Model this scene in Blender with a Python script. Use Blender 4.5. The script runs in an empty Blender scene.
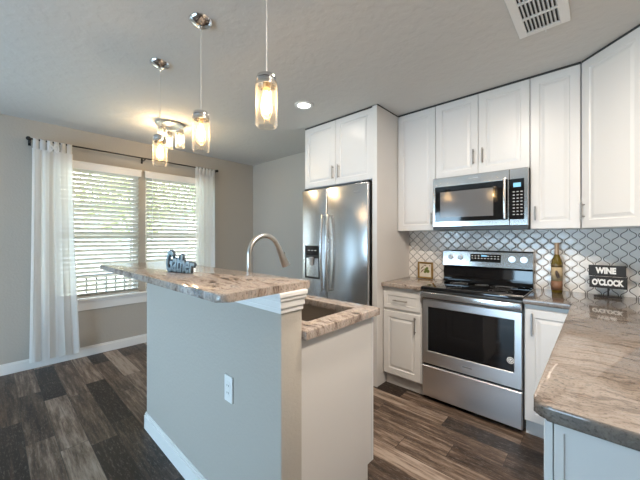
import bpy, bmesh, math, random
from mathutils import Vector, Matrix
random.seed(7)
PI = math.pi
S = bpy.context.scene
COL = S.collection

# ------------------------------------------------------------------ camera
cd = bpy.data.cameras.new('camera'); cam = bpy.data.objects.new('camera', cd); COL.objects.link(cam)
cd.sensor_fit = 'HORIZONTAL'; cd.sensor_width = 36.0
cd.lens = 302.19 / 640 * 36.0
cd.shift_y = -(240 - 237.25) / 640
cd.clip_start = 0.02; cd.clip_end = 200
cam.location = (0, 0, 1.437)
cam.rotation_euler = (PI / 2, 0, math.radians(42.647))
S.camera = cam

# ------------------------------------------------------------------ exposure, world, large lights
S.view_settings.view_transform = 'Standard'; S.view_settings.look = 'None'
S.view_settings.gamma = 1.0; S.view_settings.use_curve_mapping = False
S.view_settings.exposure = 0.42
S.cycles.use_denoising = True
S.cycles.max_bounces = 10; S.cycles.diffuse_bounces = 5; S.cycles.transparent_max_bounces = 24
S.cycles.glossy_bounces = 5; S.cycles.sample_clamp_indirect = 6.0; S.cycles.caustics_reflective = False

W = bpy.data.worlds.new('daylight'); S.world = W; W.use_nodes = True
bgn = W.node_tree.nodes['Background']; bgn.inputs[1].default_value = 10.8
# sky: whitish towards the low sun side (west, -X), clear blue towards the rear (-Y)
_n = W.node_tree.nodes; _l = W.node_tree.links
_tc = _n.new('ShaderNodeTexCoord'); _dp = _n.new('ShaderNodeVectorMath'); _dp.operation = 'DOT_PRODUCT'; _dp.inputs[1].default_value = (-.80, .60, 0)
_l.new(_tc.outputs['Generated'], _dp.inputs[0]); _rp = _n.new('ShaderNodeValToRGB'); _l.new(_dp.outputs['Value'], _rp.inputs[0])
_rp.color_ramp.elements[0].position = 0.0; _rp.color_ramp.elements[0].color = (.50, .74, .96, 1)
_rp.color_ramp.elements[1].position = .75; _rp.color_ramp.elements[1].color = (.66, .63, .56, 1)
_l.new(_rp.outputs[0], bgn.inputs[0])

def area(name, loc, aim, sx, sy, power, col, spread=PI):
    l = bpy.data.lights.new(name, 'AREA'); l.shape = 'RECTANGLE'; l.size = sx; l.size_y = sy
    l.energy = power; l.color = col; l.spread = spread
    o = bpy.data.objects.new(name, l); COL.objects.link(o); o.location = loc
    o.rotation_euler = (Vector(aim) - Vector(loc)).to_track_quat('-Z', 'Y').to_euler()
    return o
# daylight coming in through the openings of the living room behind the camera
def portal(name, loc, aim, sx, sy):
    o = area(name, loc, aim, sx, sy, 1, (1, 1, 1)); o.data.cycles.is_portal = True
portal('window_portal_d', (-1.55, -3.3, .85), (-1.55, 0, .85), 2.1, 1.46)
portal('window_portal_a', (-4.68, .9125, 1.5), (0, .9125, 1.5), .825, 1.6)
portal('window_portal_b', (-4.68, 1.8375, 1.5), (0, 1.8375, 1.5), .825, 1.6)
portal('window_portal_c', (-3.25, -3.3, 1.07), (-3.25, 0, 1.07), .8, 2.15)

sl_ = bpy.data.lights.new('sun', 'SUN'); sl_.energy = 9; sl_.color = (1, .93, .80); sl_.angle = .02
so_ = bpy.data.objects.new('sun', sl_); COL.objects.link(so_); so_.rotation_euler = Vector((-.75, .25, -.65)).to_track_quat('-Z', 'Y').to_euler()

# ------------------------------------------------------------------ mesh helpers
class MB:
    def __init__(s): s.bm = bmesh.new()
    def box(s, x0, x1, y0, y1, z0, z1, bev=0.0, seg=2):
        r = bmesh.ops.create_cube(s.bm, size=1.0); vs = r['verts']
        for v in vs:
            v.co = Vector(((x0 + x1) / 2 + v.co.x * (x1 - x0), (y0 + y1) / 2 + v.co.y * (y1 - y0), (z0 + z1) / 2 + v.co.z * (z1 - z0)))
        if bev:
            es = list({e for v in vs for e in v.link_edges})
            bmesh.ops.bevel(s.bm, geom=es, offset=bev, segments=seg, affect='EDGES', profile=0.5)
        return s
    def lathe(s, c, prof, seg=32, ang=(1, 1)):
        """prof = [(r, z)...] revolved about the vertical axis through c."""
        rings = []
        for r, z in prof:
            if r < 1e-6: rings.append([s.bm.verts.new((c[0], c[1], c[2] + z))])
            else: rings.append([s.bm.verts.new((c[0] + ang[0] * r * math.cos(2 * PI * k / seg), c[1] + ang[1] * r * math.sin(2 * PI * k / seg), c[2] + z)) for k in range(seg)])
        for a, b in zip(rings, rings[1:]):
            for k in range(seg):
                n = (k + 1) % seg
                f = [a[k % len(a)], a[n % len(a)], b[n % len(b)], b[k % len(b)]]
                f2 = []
                for v in f:
                    if v not in f2: f2.append(v)
                if len(f2) > 2: s.bm.faces.new(f2)
        return s
    def tube(s, pts, r, seg=12, caps=True):
        pts = [Vector(p) for p in pts]; n = len(pts)
        rr = r if isinstance(r, (list, tuple)) else [r] * n
        up = None; rings = []
        for i, p in enumerate(pts):
            t = (pts[min(i + 1, n - 1)] - pts[max(i - 1, 0)]).normalized()
            if up is None:
                up = Vector((0, 0, 1)) if abs(t.z) < .9 else Vector((1, 0, 0))
            a = (up - t * up.dot(t)).normalized(); up = a; b = t.cross(a)
            rings.append([s.bm.verts.new(p + (a * math.cos(2 * PI * k / seg) + b * math.sin(2 * PI * k / seg)) * rr[i]) for k in range(seg)])
        for q, w in zip(rings, rings[1:]):
            for k in range(seg):
                s.bm.faces.new((q[k], q[(k + 1) % seg], w[(k + 1) % seg], w[k]))
        if caps:
            s.bm.faces.new(list(reversed(rings[0]))); s.bm.faces.new(rings[-1])
        return s
    def prism(s, poly, z0, z1, bev=0.0, seg=2):
        a = [s.bm.verts.new((x, y, z0)) for x, y in poly]; b = [s.bm.verts.new((x, y, z1)) for x, y in poly]
        n = len(a); s.bm.faces.new(list(reversed(a))); top = s.bm.faces.new(b)
        for k in range(n): s.bm.faces.new((a[k], a[(k + 1) % n], b[(k + 1) % n], b[k]))
        if bev:
            es = [e for e in s.bm.edges if (e.verts[0] in b and e.verts[1] in b) or (e.verts[0] in a and e.verts[1] in a)]
            bmesh.ops.bevel(s.bm, geom=es, offset=bev, segments=seg, affect='EDGES', profile=0.5)
        return s
    def frame(s, O, U, N, rects, close=True, Vv=(0, 0, 1)):
        """Nested rectangles [(u0,u1,v0,v1,depth)...] joined ring to ring: a moulded panel."""
        O, U, N, Vv = Vector(O), Vector(U), Vector(N), Vector(Vv); prev = None
        for u0, u1, v0, v1, d in rects:
            q = [s.bm.verts.new(O + U * u + Vv * v + N * d) for u, v in ((u0, v0), (u1, v0), (u1, v1), (u0, v1))]
            if prev:
                for k in range(4): s.bm.faces.new((prev[k], prev[(k + 1) % 4], q[(k + 1) % 4], q[k]))
            else: first = q
            prev = q
        if close: s.bm.faces.new(prev)
        s.bm.faces.new(list(reversed(first)))
        return s
    def build(s, name, mat, parent=None, smooth=False, angle=35):
        bmesh.ops.recalc_face_normals(s.bm, faces=s.bm.faces[:])
        me = bpy.data.meshes.new(name); s.bm.to_mesh(me); s.bm.free()
        for m in (mat if isinstance(mat, (list, tuple)) else [mat]): me.materials.append(m)
        o = bpy.data.objects.new(name, me); COL.objects.link(o)
        if smooth:
            for p in me.polygons: p.use_smooth = True
            try: me.set_sharp_from_angle(angle=math.radians(angle))
            except Exception: pass
        adopt(o, parent)
        return o
WLD = {}
def adopt(o, parent):
    if parent is not None:
        o.parent = parent
        o.matrix_parent_inverse = WLD.get(parent.name, Matrix.Identity(4)).inverted()
def thing(name, label, cat, loc, group=None):
    o = bpy.data.objects.new(name, None); COL.objects.link(o); o.location = loc; o.empty_display_size = .05
    o['label'] = label; o['category'] = cat
    if group: o['group'] = group
    WLD[o.name] = Matrix.Translation(Vector(loc)); return o
def tag(o, label, cat, group=None, kind=None):
    o['label'] = label; o['category'] = cat
    if group: o['group'] = group
    if kind: o['kind'] = kind
    return o
def struct(o): o['kind'] = 'structure'; return o
def rounded(pts, n=6):
    """pts = [(x,y,r)...] -> polygon with rounded corners."""
    out = []; L = len(pts)
    for i, (x, y, r) in enumerate(pts):
        p = Vector((x, y)); a = Vector(pts[i - 1][:2]); b = Vector(pts[(i + 1) % L][:2])
        if r <= 0: out.append((x, y)); continue
        da = (a - p).normalized(); db = (b - p).normalized()
        s_, e_ = p + da * r, p + db * r
        for k in range(n + 1):
            t = k / n; q = s_ * (1 - t) ** 2 + p * 2 * t * (1 - t) + e_ * t * t; out.append((q.x, q.y))
    return out

# ------------------------------------------------------------------ materials
def new(name):
    m = bpy.data.materials.new(name); m.use_nodes = True; nt = m.node_tree
    return m, nt, nt.nodes['Principled BSDF']
def plain(name, col, rough=.5, metal=0, spec=None, bump=0, bscale=200, coat=0):
    m, nt, p = new(name)
    p.inputs['Base Color'].default_value = (*col, 1); p.inputs['Roughness'].default_value = rough; p.inputs['Metallic'].default_value = metal
    if spec is not None: p.inputs['Specular IOR Level'].default_value = spec
    if coat: p.inputs['Coat Weight'].default_value = coat; p.inputs['Coat Roughness'].default_value = .08
    tc = nt.nodes.new('ShaderNodeTexCoord'); no = nt.nodes.new('ShaderNodeTexNoise'); no.inputs['Scale'].default_value = bscale
    nt.links.new(tc.outputs['Object'], no.inputs['Vector'])
    b = nt.nodes.new('ShaderNodeBump'); b.inputs['Strength'].default_value = bump if bump else .02; b.inputs['Distance'].default_value = .002
    nt.links.new(no.outputs['Fac'], b.inputs['Height']); nt.links.new(b.outputs['Normal'], p.inputs['Normal'])
    return m
def nd(nt, typ, **kw):
    n = nt.nodes.new(typ)
    for k, v in kw.items():
        if k.startswith('i_'):
            n.inputs[k[2:].replace('_', ' ')].default_value = v
        else: setattr(n, k, v)
    return n
def ramp(nt, stops, src):
    r = nt.nodes.new('ShaderNodeValToRGB'); e = r.color_ramp.elements
    while len(e) > 1: e.remove(e[-1])
    e[0].position, e[0].color = stops[0][0], (*stops[0][1], 1)
    for p, c in stops[1:]:
        q = e.new(p); q.color = (*c, 1)
    nt.links.new(src, r.inputs[0]); return r
def mth(nt, op, a, b=None, c=None):
    n = nt.nodes.new('ShaderNodeMath'); n.operation = op
    for i, v in enumerate((a, b, c)):
        if v is None: continue
        if isinstance(v, (int, float)): n.inputs[i].default_value = v
        else: nt.links.new(v, n.inputs[i])
    return n.outputs[0]

def steel(name, col=(.70, .70, .70), rough=.30, axis='Z'):
    m, nt, p = new(name); p.inputs['Metallic'].default_value = 1
    tc = nd(nt, 'ShaderNodeTexCoord'); mp = nd(nt, 'ShaderNodeMapping')
    mp.inputs['Scale'].default_value = (1, 1, 400) if axis == 'X' else (400, 400, 1)
    nt.links.new(tc.outputs['Object'], mp.inputs[0]); no = nd(nt, 'ShaderNodeTexNoise'); no.inputs['Scale'].default_value = 1.0; no.inputs['Detail'].default_value = 2
    nt.links.new(mp.outputs[0], no.inputs['Vector'])
    r = ramp(nt, [(.3, tuple(c * .985 for c in col)), (.7, col)], no.outputs['Fac']); nt.links.new(r.outputs[0], p.inputs['Base Color'])
    nt.links.new(mth(nt, 'MULTIPLY_ADD', no.outputs['Fac'], .03, rough - .015), p.inputs['Roughness'])
    return m
def wall_paint(name, col, bs, bd, sc, rough=.75):
    m, nt, p = new(name); p.inputs['Base Color'].default_value = (*col, 1); p.inputs['Roughness'].default_value = rough
    p.inputs['Specular IOR Level'].default_value = .3
    tc = nd(nt, 'ShaderNodeTexCoord'); no = nd(nt, 'ShaderNodeTexNoise'); no.inputs['Scale'].default_value = sc; no.inputs['Detail'].default_value = 5
    nt.links.new(tc.outputs['Object'], no.inputs['Vector'])
    r = ramp(nt, [(.42, (0, 0, 0)), (.58, (1, 1, 1))], no.outputs['Fac'])
    b = nd(nt, 'ShaderNodeBump'); b.inputs['Strength'].default_value = bs; b.inputs['Distance'].default_value = bd
    nt.links.new(r.outputs[0], b.inputs['Height']); nt.links.new(b.outputs['Normal'], p.inputs['Normal'])
    return m

M = {}
M['wall'] = wall_paint('greige_wall_paint', (.45, .42, .375), .25, .002, 60)
M['ceiling'] = wall_paint('textured_ceiling_paint', (.62, .60, .57), .38, .003, 14, .9)
M['trim'] = plain('white_trim_paint', (.80, .79, .77), .38)
M['cab'] = plain('white_cabinet_paint', (.70, .695, .685), .32)
M['panelside'] = plain('cabinet_side_laminate', (.67, .65, .63), .42)
M['nickel'] = plain('brushed_nickel', (.62, .60, .57), .28, 1)
M['pullnickel'] = plain('dark_brushed_nickel', (.38, .36, .34), .3, 1)
M['chrome'] = plain('polished_chrome', (.70, .68, .66), .12, 1)
M['black'] = plain('black_metal', (.015, .014, .013), .4, .3)
M['blackglass'] = plain('black_glass', (.006, .006, .007), .05, 0, .6)
M['blackplastic'] = plain('black_plastic', (.02, .02, .02), .35)
M['steel'] = steel('brushed_steel', col=(.78, .78, .79), rough=.34, axis='X')
M['steels'] = steel('satin_steel_trim', col=(.62, .61, .60), rough=.17, axis='X')
M['steelv'] = steel('brushed_steel_upright', col=(.62, .62, .62), rough=.22)
M['steeldark'] = plain('dark_steel_edge', (.16, .15, .14), .4, .8)
M['white'] = plain('white_plastic', (.82, .82, .80), .35)
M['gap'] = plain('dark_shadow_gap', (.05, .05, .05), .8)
M['rubber'] = plain('dark_seal', (.03, .03, .03), .7)

def granite():
    m, nt, p = new('polished_granite'); p.inputs['Roughness'].default_value = .07; p.inputs['Specular IOR Level'].default_value = .55
    tc = nd(nt, 'ShaderNodeTexCoord')
    wn = nd(nt, 'ShaderNodeTexNoise'); wn.inputs['Scale'].default_value = 2.2; wn.inputs['Detail'].default_value = 4
    nt.links.new(tc.outputs['Object'], wn.inputs['Vector'])
    mixv = nd(nt, 'ShaderNodeVectorMath', operation='MULTIPLY_ADD'); nt.links.new(wn.outputs['Color'], mixv.inputs[0]); mixv.inputs[1].default_value = (.35, .35, .35)
    nt.links.new(tc.outputs['Object'], mixv.inputs[2])
    mp = nd(nt, 'ShaderNodeMapping'); mp.inputs['Rotation'].default_value = (0, 0, math.radians(58)); mp.inputs['Scale'].default_value = (3.4, 17, 3)
    nt.links.new(mixv.outputs[0], mp.inputs[0])
    n1 = nd(nt, 'ShaderNodeTexNoise'); n1.inputs['Scale'].default_value = 1.6; n1.inputs['Detail'].default_value = 8; n1.inputs['Roughness'].default_value = .68
    nt.links.new(mp.outputs[0], n1.inputs['Vector'])
    r = ramp(nt, [(.33, (.06, .042, .033)), (.39, (.16, .12, .098)), (.44, (.31, .25, .21)), (.53, (.42, .36, .315)), (.60, (.27, .24, .22)), (.66, (.42, .38, .345)), (.76, (.52, .48, .445))], n1.outputs['Fac'])
    sp = nd(nt, 'ShaderNodeTexNoise'); sp.inputs['Scale'].default_value = 120; sp.inputs['Detail'].default_value = 3
    nt.links.new(tc.outputs['Object'], sp.inputs['Vector'])
    r2 = ramp(nt, [(.34, (.35, .33, .32)), (.46, (1, 1, 1))], sp.outputs['Fac'])
    mx = nd(nt, 'ShaderNodeMixRGB', blend_type='MULTIPLY'); mx.inputs[0].default_value = .6
    nt.links.new(r.outputs[0], mx.inputs[1]); nt.links.new(r2.outputs[0], mx.inputs[2]); nt.links.new(mx.outputs[0], p.inputs['Base Color'])
    return m, mp, r
M['granite'], _gm, _ = granite()
def granite_fine():
    m, mp, r = granite(); m.name = 'polished_granite_fine'
    mp.inputs['Rotation'].default_value = (0, 0, math.radians(10)); mp.inputs['Scale'].default_value = (3.0, 17, 9)
    cs = [(.45, .36, .29), (.085, .068, .056), (.15, .123, .103), (.215, .183, .158), (.14, .124, .112), (.23, .204, .18), (.30, .278, .255)]
    for e, c in zip(r.color_ramp.elements, cs): e.color = (*c, 1)
    r.color_ramp.elements[0].color = (.22, .17, .14, 1)
    return m
M['granite_fine'] = granite_fine()

def floor_mat():
    m, nt, p = new('weathered_plank_vinyl')
    tc = nd(nt, 'ShaderNodeTexCoord'); sx = nd(nt, 'ShaderNodeSeparateXYZ'); nt.links.new(tc.outputs['Object'], sx.inputs[0])
    X, Y = sx.outputs[0], sx.outputs[1]
    PW, PL = .155, .92
    row = mth(nt, 'FLOOR', mth(nt, 'DIVIDE', Y, PW))
    wr = nd(nt, 'ShaderNodeTexWhiteNoise', noise_dimensions='1D'); nt.links.new(row, wr.inputs['W'])
    xs = mth(nt, 'ADD', mth(nt, 'DIVIDE', X, PL), wr.outputs['Value'])
    colm = mth(nt, 'FLOOR', xs)
    cb = nd(nt, 'ShaderNodeCombineXYZ'); nt.links.new(row, cb.inputs[0]); nt.links.new(colm, cb.inputs[1])
    wp = nd(nt, 'ShaderNodeTexWhiteNoise', noise_dimensions='3D'); nt.links.new(cb.outputs[0], wp.inputs['Vector'])
    idv = wp.outputs['Value']
    # joints
    fy = mth(nt, 'FRACT', mth(nt, 'DIVIDE', Y, PW)); fx = mth(nt, 'FRACT', xs)
    dy = mth(nt, 'MULTIPLY', mth(nt, 'MINIMUM', fy, mth(nt, 'SUBTRACT', 1, fy)), PW)
    dx = mth(nt, 'MULTIPLY', mth(nt, 'MINIMUM', fx, mth(nt, 'SUBTRACT', 1, fx)), PL)
    joint = mth(nt, 'LESS_THAN', mth(nt, 'MINIMUM', dx, dy), .0016)
    # grain, shifted per plank
    off = nd(nt, 'ShaderNodeVectorMath', operation='MULTIPLY_ADD'); nt.links.new(wp.outputs['Color'], off.inputs[0]); off.inputs[1].default_value = (40, 40, 40)
    nt.links.new(tc.outputs['Object'], off.inputs[2])
    mp = nd(nt, 'ShaderNodeMapping'); mp.inputs['Scale'].default_value = (1.1, 12, 1); nt.links.new(off.outputs[0], mp.inputs[0])
    g = nd(nt, 'ShaderNodeTexNoise'); g.inputs['Scale'].default_value = 2.6; g.inputs['Detail'].default_value = 9; g.inputs['Roughness'].default_value = .72; g.inputs['Distortion'].default_value = .25
    nt.links.new(mp.outputs[0], g.inputs['Vector'])
    tone = mth(nt, 'ADD', g.outputs['Fac'], mth(nt, 'MULTIPLY_ADD', idv, .46, -.245))
    r = ramp(nt, [(.32, (.020, .013, .010)), (.44, (.066, .042, .029)), (.54, (.12, .081, .058)), (.62, (.22, .162, .124)), (.74, (.38, .305, .25))], tone)
    # worn pale patches
    mp2 = nd(nt, 'ShaderNodeMapping'); mp2.inputs['Scale'].default_value = (3.0, 13, 1); nt.links.new(off.outputs[0], mp2.inputs[0])
    w = nd(nt, 'ShaderNodeTexNoise'); w.inputs['Scale'].default_value = 7.0; w.inputs['Detail'].default_value = 10; w.inputs['Roughness'].default_value = .8
    nt.links.new(mp2.outputs[0], w.inputs['Vector'])
    wm = ramp(nt, [(.53, (0, 0, 0)), (.60, (1, 1, 1))], w.outputs['Fac'])
    mx = nd(nt, 'ShaderNodeMixRGB'); nt.links.new(mth(nt, 'MULTIPLY', wm.outputs[0], .28), mx.inputs[0]); nt.links.new(r.outputs[0], mx.inputs[1]); mx.inputs[2].default_value = (.36, .31, .275, 1)
    mj = nd(nt, 'ShaderNodeMixRGB'); nt.links.new(joint, mj.inputs[0]); nt.links.new(mx.outputs[0], mj.inputs[1]); mj.inputs[2].default_value = (.03, .024, .02, 1)
    nt.links.new(mj.outputs[0], p.inputs['Base Color'])
    p.inputs['Roughness'].default_value = .42; p.inputs['Specular IOR Level'].default_value = .4
    b = nd(nt, 'ShaderNodeBump'); b.inputs['Strength'].default_value = .25; b.inputs['Distance'].default_value = .002
    nt.links.new(mth(nt, 'SUBTRACT', g.outputs['Fac'], joint), b.inputs['Height']); nt.links.new(b.outputs['Normal'], p.inputs['Normal'])
    return m
M['floor'] = floor_mat()

def tile_mat():
    m, nt, p = new('white_lantern_tile')
    tc = nd(nt, 'ShaderNodeTexCoord'); sx = nd(nt, 'ShaderNodeSeparateXYZ'); nt.links.new(tc.outputs['Object'], sx.inputs[0])
    X, Z = sx.outputs[0], sx.outputs[2]
    Wd, H = .0465, .090
    ph = mth(nt, 'MULTIPLY', mth(nt, 'ADD', Z, .012), 2 * PI / H)
    s1 = mth(nt, 'SINE', ph); s3 = mth(nt, 'SINE', mth(nt, 'MULTIPLY', ph, 3))
    sh = mth(nt, 'MULTIPLY', mth(nt, 'ADD', s1, mth(nt, 'MULTIPLY', s3, .035)), .0185)
    def wrapd(v):
        f = mth(nt, 'FRACT', mth(nt, 'ADD', mth(nt, 'DIVIDE', v, 2 * Wd), .5))
        return mth(nt, 'MULTIPLY', mth(nt, 'ABSOLUTE', mth(nt, 'SUBTRACT', f, .5)), 2 * Wd)
    d1 = wrapd(mth(nt, 'SUBTRACT', X, sh)); d2 = wrapd(mth(nt, 'ADD', mth(nt, 'SUBTRACT', X, Wd), sh))
    slope = mth(nt, 'MULTIPLY', mth(nt, 'COSINE', ph), .0195 * 2 * PI / H)
    dist = mth(nt, 'DIVIDE', mth(nt, 'MINIMUM', d1, d2), mth(nt, 'SQRT', mth(nt, 'MULTIPLY_ADD', slope, slope, 1)))
    r = ramp(nt, [(0, (.15, .14, .13)), (.0021 * 50, (.17, .16, .15)), (.0029 * 50, (.87, .855, .83)), (1, (.87, .855, .83))], mth(nt, 'MULTIPLY', dist, 50))
    nt.links.new(r.outputs[0], p.inputs['Base Color'])
    r2 = ramp(nt, [(0, (.7, .7, .7)), (.0028 * 50, (.7, .7, .7)), (.0034 * 50, (.12, .12, .12))], mth(nt, 'MULTIPLY', dist, 50)); nt.links.new(r2.outputs[0], p.inputs['Roughness'])
    b = nd(nt, 'ShaderNodeBump'); b.inputs['Strength'].default_value = .6; b.inputs['Distance'].default_value = .004
    r3 = ramp(nt, [(0, (0, 0, 0)), (.5, (1, 1, 1))], mth(nt, 'MULTIPLY', dist, 50))
    nt.links.new(r3.outputs[0], b.inputs['Height']); nt.links.new(b.outputs['Normal'], p.inputs['Normal'])
    return m
M['tile'] = tile_mat()

def thin_glass(name, tint=(1, 1, 1), refl=1.0, rough=.01, haze=0, hcol=(1, 1, 1)):
    m = bpy.data.materials.new(name); m.use_nodes = True; nt = m.node_tree; nt.nodes.clear()
    o = nd(nt, 'ShaderNodeOutputMaterial'); t = nd(nt, 'ShaderNodeBsdfTransparent'); t.inputs[0].default_value = (*tint, 1)
    g = nd(nt, 'ShaderNodeBsdfGlossy'); g.inputs['Roughness'].default_value = rough
    f = nd(nt, 'ShaderNodeLayerWeight'); f.inputs[0].default_value = .5
    fac = mth(nt, 'MINIMUM', mth(nt, 'MULTIPLY', mth(nt, 'MULTIPLY_ADD', mth(nt, 'POWER', f.outputs['Facing'], 4), .9, .04), refl), .8)
    mx = nd(nt, 'ShaderNodeMixShader'); nt.links.new(fac, mx.inputs[0])
    nt.links.new(t.outputs[0], mx.inputs[1]); nt.links.new(g.outputs[0], mx.inputs[2])
    if haze:
        tl = nd(nt, 'ShaderNodeBsdfTranslucent'); tl.inputs[0].default_value = (*hcol, 1)
        lw = nd(nt, 'ShaderNodeLayerWeight'); hf = mth(nt, 'MULTIPLY_ADD', mth(nt, 'POWER', lw.outputs['Facing'], 3), haze * 9, haze)
        m2 = nd(nt, 'ShaderNodeMixShader'); nt.links.new(hf, m2.inputs[0]); nt.links.new(mx.outputs[0], m2.inputs[1]); nt.links.new(tl.outputs[0], m2.inputs[2]); nt.links.new(m2.outputs[0], o.inputs[0])
    else: nt.links.new(mx.outputs[0], o.inputs[0])
    return m
M['pane'] = thin_glass('window_glass', (.97, .99, 1), .6)
M['jar'] = thin_glass('clear_shade_glass', (.98, .975, .96), .7, .05, .02)
M['bulb'] = thin_glass('bulb_glass', (1, .90, .72), .8, .01, .07, (1, .80, .52))

def emis(name, col, st):
    m = bpy.data.materials.new(name); m.use_nodes = True; nt = m.node_tree; nt.nodes.clear()
    o = nd(nt, 'ShaderNodeOutputMaterial'); e = nd(nt, 'ShaderNodeEmission'); e.inputs[0].default_value = (*col, 1); e.inputs[1].default_value = st
    nt.links.new(e.outputs[0], o.inputs[0]); return m
M['filament'] = emis('glowing_filament', (1, .62, .28), 45)
M['lens'] = emis('lit_downlight_lens', (1, .96, .88), 6)
M['lcd'] = emis('lit_display', (.25, .55, .75), 1.2)

def cloth():
    m = bpy.data.materials.new('sheer_white_cotton'); m.use_nodes = True; nt = m.node_tree; nt.nodes.clear()
    o = nd(nt, 'ShaderNodeOutputMaterial'); d = nd(nt, 'ShaderNodeBsdfDiffuse'); d.inputs[0].default_value = (.93, .92, .91, 1)
    t = nd(nt, 'ShaderNodeBsdfTranslucent'); t.inputs[0].default_value = (.96, .955, .95, 1)
    a = nd(nt, 'ShaderNodeMixShader'); a.inputs[0].default_value = .55; nt.links.new(d.outputs[0], a.inputs[1]); nt.links.new(t.outputs[0], a.inputs[2])
    tr = nd(nt, 'ShaderNodeBsdfTransparent'); b = nd(nt, 'ShaderNodeMixShader'); b.inputs[0].default_value = .10
    nt.links.new(a.outputs[0], b.inputs[1]); nt.links.new(tr.outputs[0], b.inputs[2]); nt.links.new(b.outputs[0], o.inputs[0])
    return m
M['cloth'] = cloth()
def slat():
    m = bpy.data.materials.new('white_blind_slat'); m.use_nodes = True; nt = m.node_tree; nt.nodes.clear()
    o = nd(nt, 'ShaderNodeOutputMaterial'); d = nd(nt, 'ShaderNodeBsdfPrincipled'); d.inputs['Base Color'].default_value = (.60, .57, .51, 1); d.inputs['Roughness'].default_value = .4
    t = nd(nt, 'ShaderNodeBsdfTranslucent'); t.inputs[0].default_value = (.85, .84, .80, 1)
    a = nd(nt, 'ShaderNodeMixShader'); a.inputs[0].default_value = .07; nt.links.new(d.outputs[0], a.inputs[1]); nt.links.new(t.outputs[0], a.inputs[2]); nt.links.new(a.outputs[0], o.inputs[0])
    return m
M['slat'] = slat()

# ------------------------------------------------------------------ room shell
XL, YB, ZC, XR = -4.561, 3.174, 2.719, .53
YF = -3.2
T = .12
struct(MB().box(XL - T, 2.6, YF - T, YB + T, -.05, 0).build('floor', M['floor']))
struct(MB().box(XL - T, 2.6, YF - T, YB + T, ZC, ZC + .08).build('ceiling', M['ceiling']))
def wall_x(name, x0, x1, ya, yb, holes):
    """wall slab between x0..x1, running ya..yb, with holes (y0,y1,z0,z1)"""
    b = MB(); y = ya
    for h0, h1, z0, z1 in sorted(holes):
        b.box(x0, x1, y, h0, 0, ZC)
        b.box(x0, x1, h0, h1, 0, z0) if z0 > 0 else None
        b.box(x0, x1, h0, h1, z1, ZC); y = h1
    b.box(x0, x1, y, yb, 0, ZC)
    return struct(b.build(name, M['wall']))
def wall_y(name, y0, y1, xa, xb, holes):
    b = MB(); x = xa
    for h0, h1, z0, z1 in sorted(holes):
        b.box(x, h0, y0, y1, 0, ZC)
        if z0 > 0: b.box(h0, h1, y0, y1, 0, z0)
        b.box(h0, h1, y0, y1, z1, ZC); x = h1
    b.box(x, xb, y0, y1, 0, ZC)
    return struct(b.build(name, M['wall']))
WZ0, WZ1 = .70, 2.30
W1, W2 = (.50, 1.325), (1.425, 2.25)
wall_x('wall_left', XL - T, XL, YF, YB, [(-2.4, -1.1, .5, 2.0), (*W1, WZ0, WZ1), (*W2, WZ0, WZ1)])
wall_y('wall_back', YB, YB + T, XL - T, 2.6, [])
wall_x('wall_right', XR, XR + T, .62, YB, [])
wall_y('wall_return', .50, .62, XR, 2.6, [])
wall_x('wall_far_right', 2.5, 2.6, YF, .62, [])
wall_y('wall_front', YF - T, YF, XL - T, 2.6, [(-3.65, -2.85, 0, 2.15), (-2.6, -.4, .12, 1.48)])
# unseen roller blind, added to soften the side window's glare on the refrigerator
t = thing('added_roller_blind', 'unseen pale roller blind added to dim the living room side window', 'blind', (XL + .02, -1.75, .46))
m_ = bpy.data.materials.new('added_blind_fabric'); m_.use_nodes = True; n_ = m_.node_tree; n_.nodes['Principled BSDF'].inputs['Base Color'].default_value = (.6, .66, .72, 1)
a_ = nd(n_, 'ShaderNodeBsdfTranslucent'); a_.inputs[0].default_value = (.76, .84, .92, 1); x_ = nd(n_, 'ShaderNodeMixShader'); x_.inputs[0].default_value = .62
n_.links.new(n_.nodes['Principled BSDF'].outputs[0], x_.inputs[1]); n_.links.new(a_.outputs[0], x_.inputs[2]); n_.links.new(x_.outputs[0], n_.nodes['Material Output'].inputs[0])
MB().box(XL + .012, XL + .014, -2.44, -1.06, .46, 2.03).build('added_blind_sheet', m_, t)
MB().box(XL + .004, XL + .05, -2.45, -1.05, 2.03, 2.09, .01).build('added_blind_cassette', M['trim'], t)
MB().box(XL + .006, XL + .022, -2.44, -1.06, .44, .46, .003).build('added_blind_hem_bar', M['trim'], t)
# baseboards
def baseboard(name, pts_box):
    x0, x1, y0, y1 = pts_box
    b = MB(); b.box(x0, x1, y0, y1, 0, .095, .003)
    if x1 - x0 < y1 - y0: b.box(x0, x0 + (x1 - x0) * .6 if x0 <= XL + .01 else x1, y0, y1, .095, .115, .003)
    else: b.box(x0, x1, y0 + (y1 - y0) * .4, y1, .095, .115, .003)
    return b
struct(baseboard('b', (XL + .001, XL + .017, YF, YB)).build('baseboard_left', M['trim']))
struct(baseboard('b', (XL + .017, -2.56, YB - .017, YB - .001)).build('baseboard_back', M['trim']))

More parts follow.
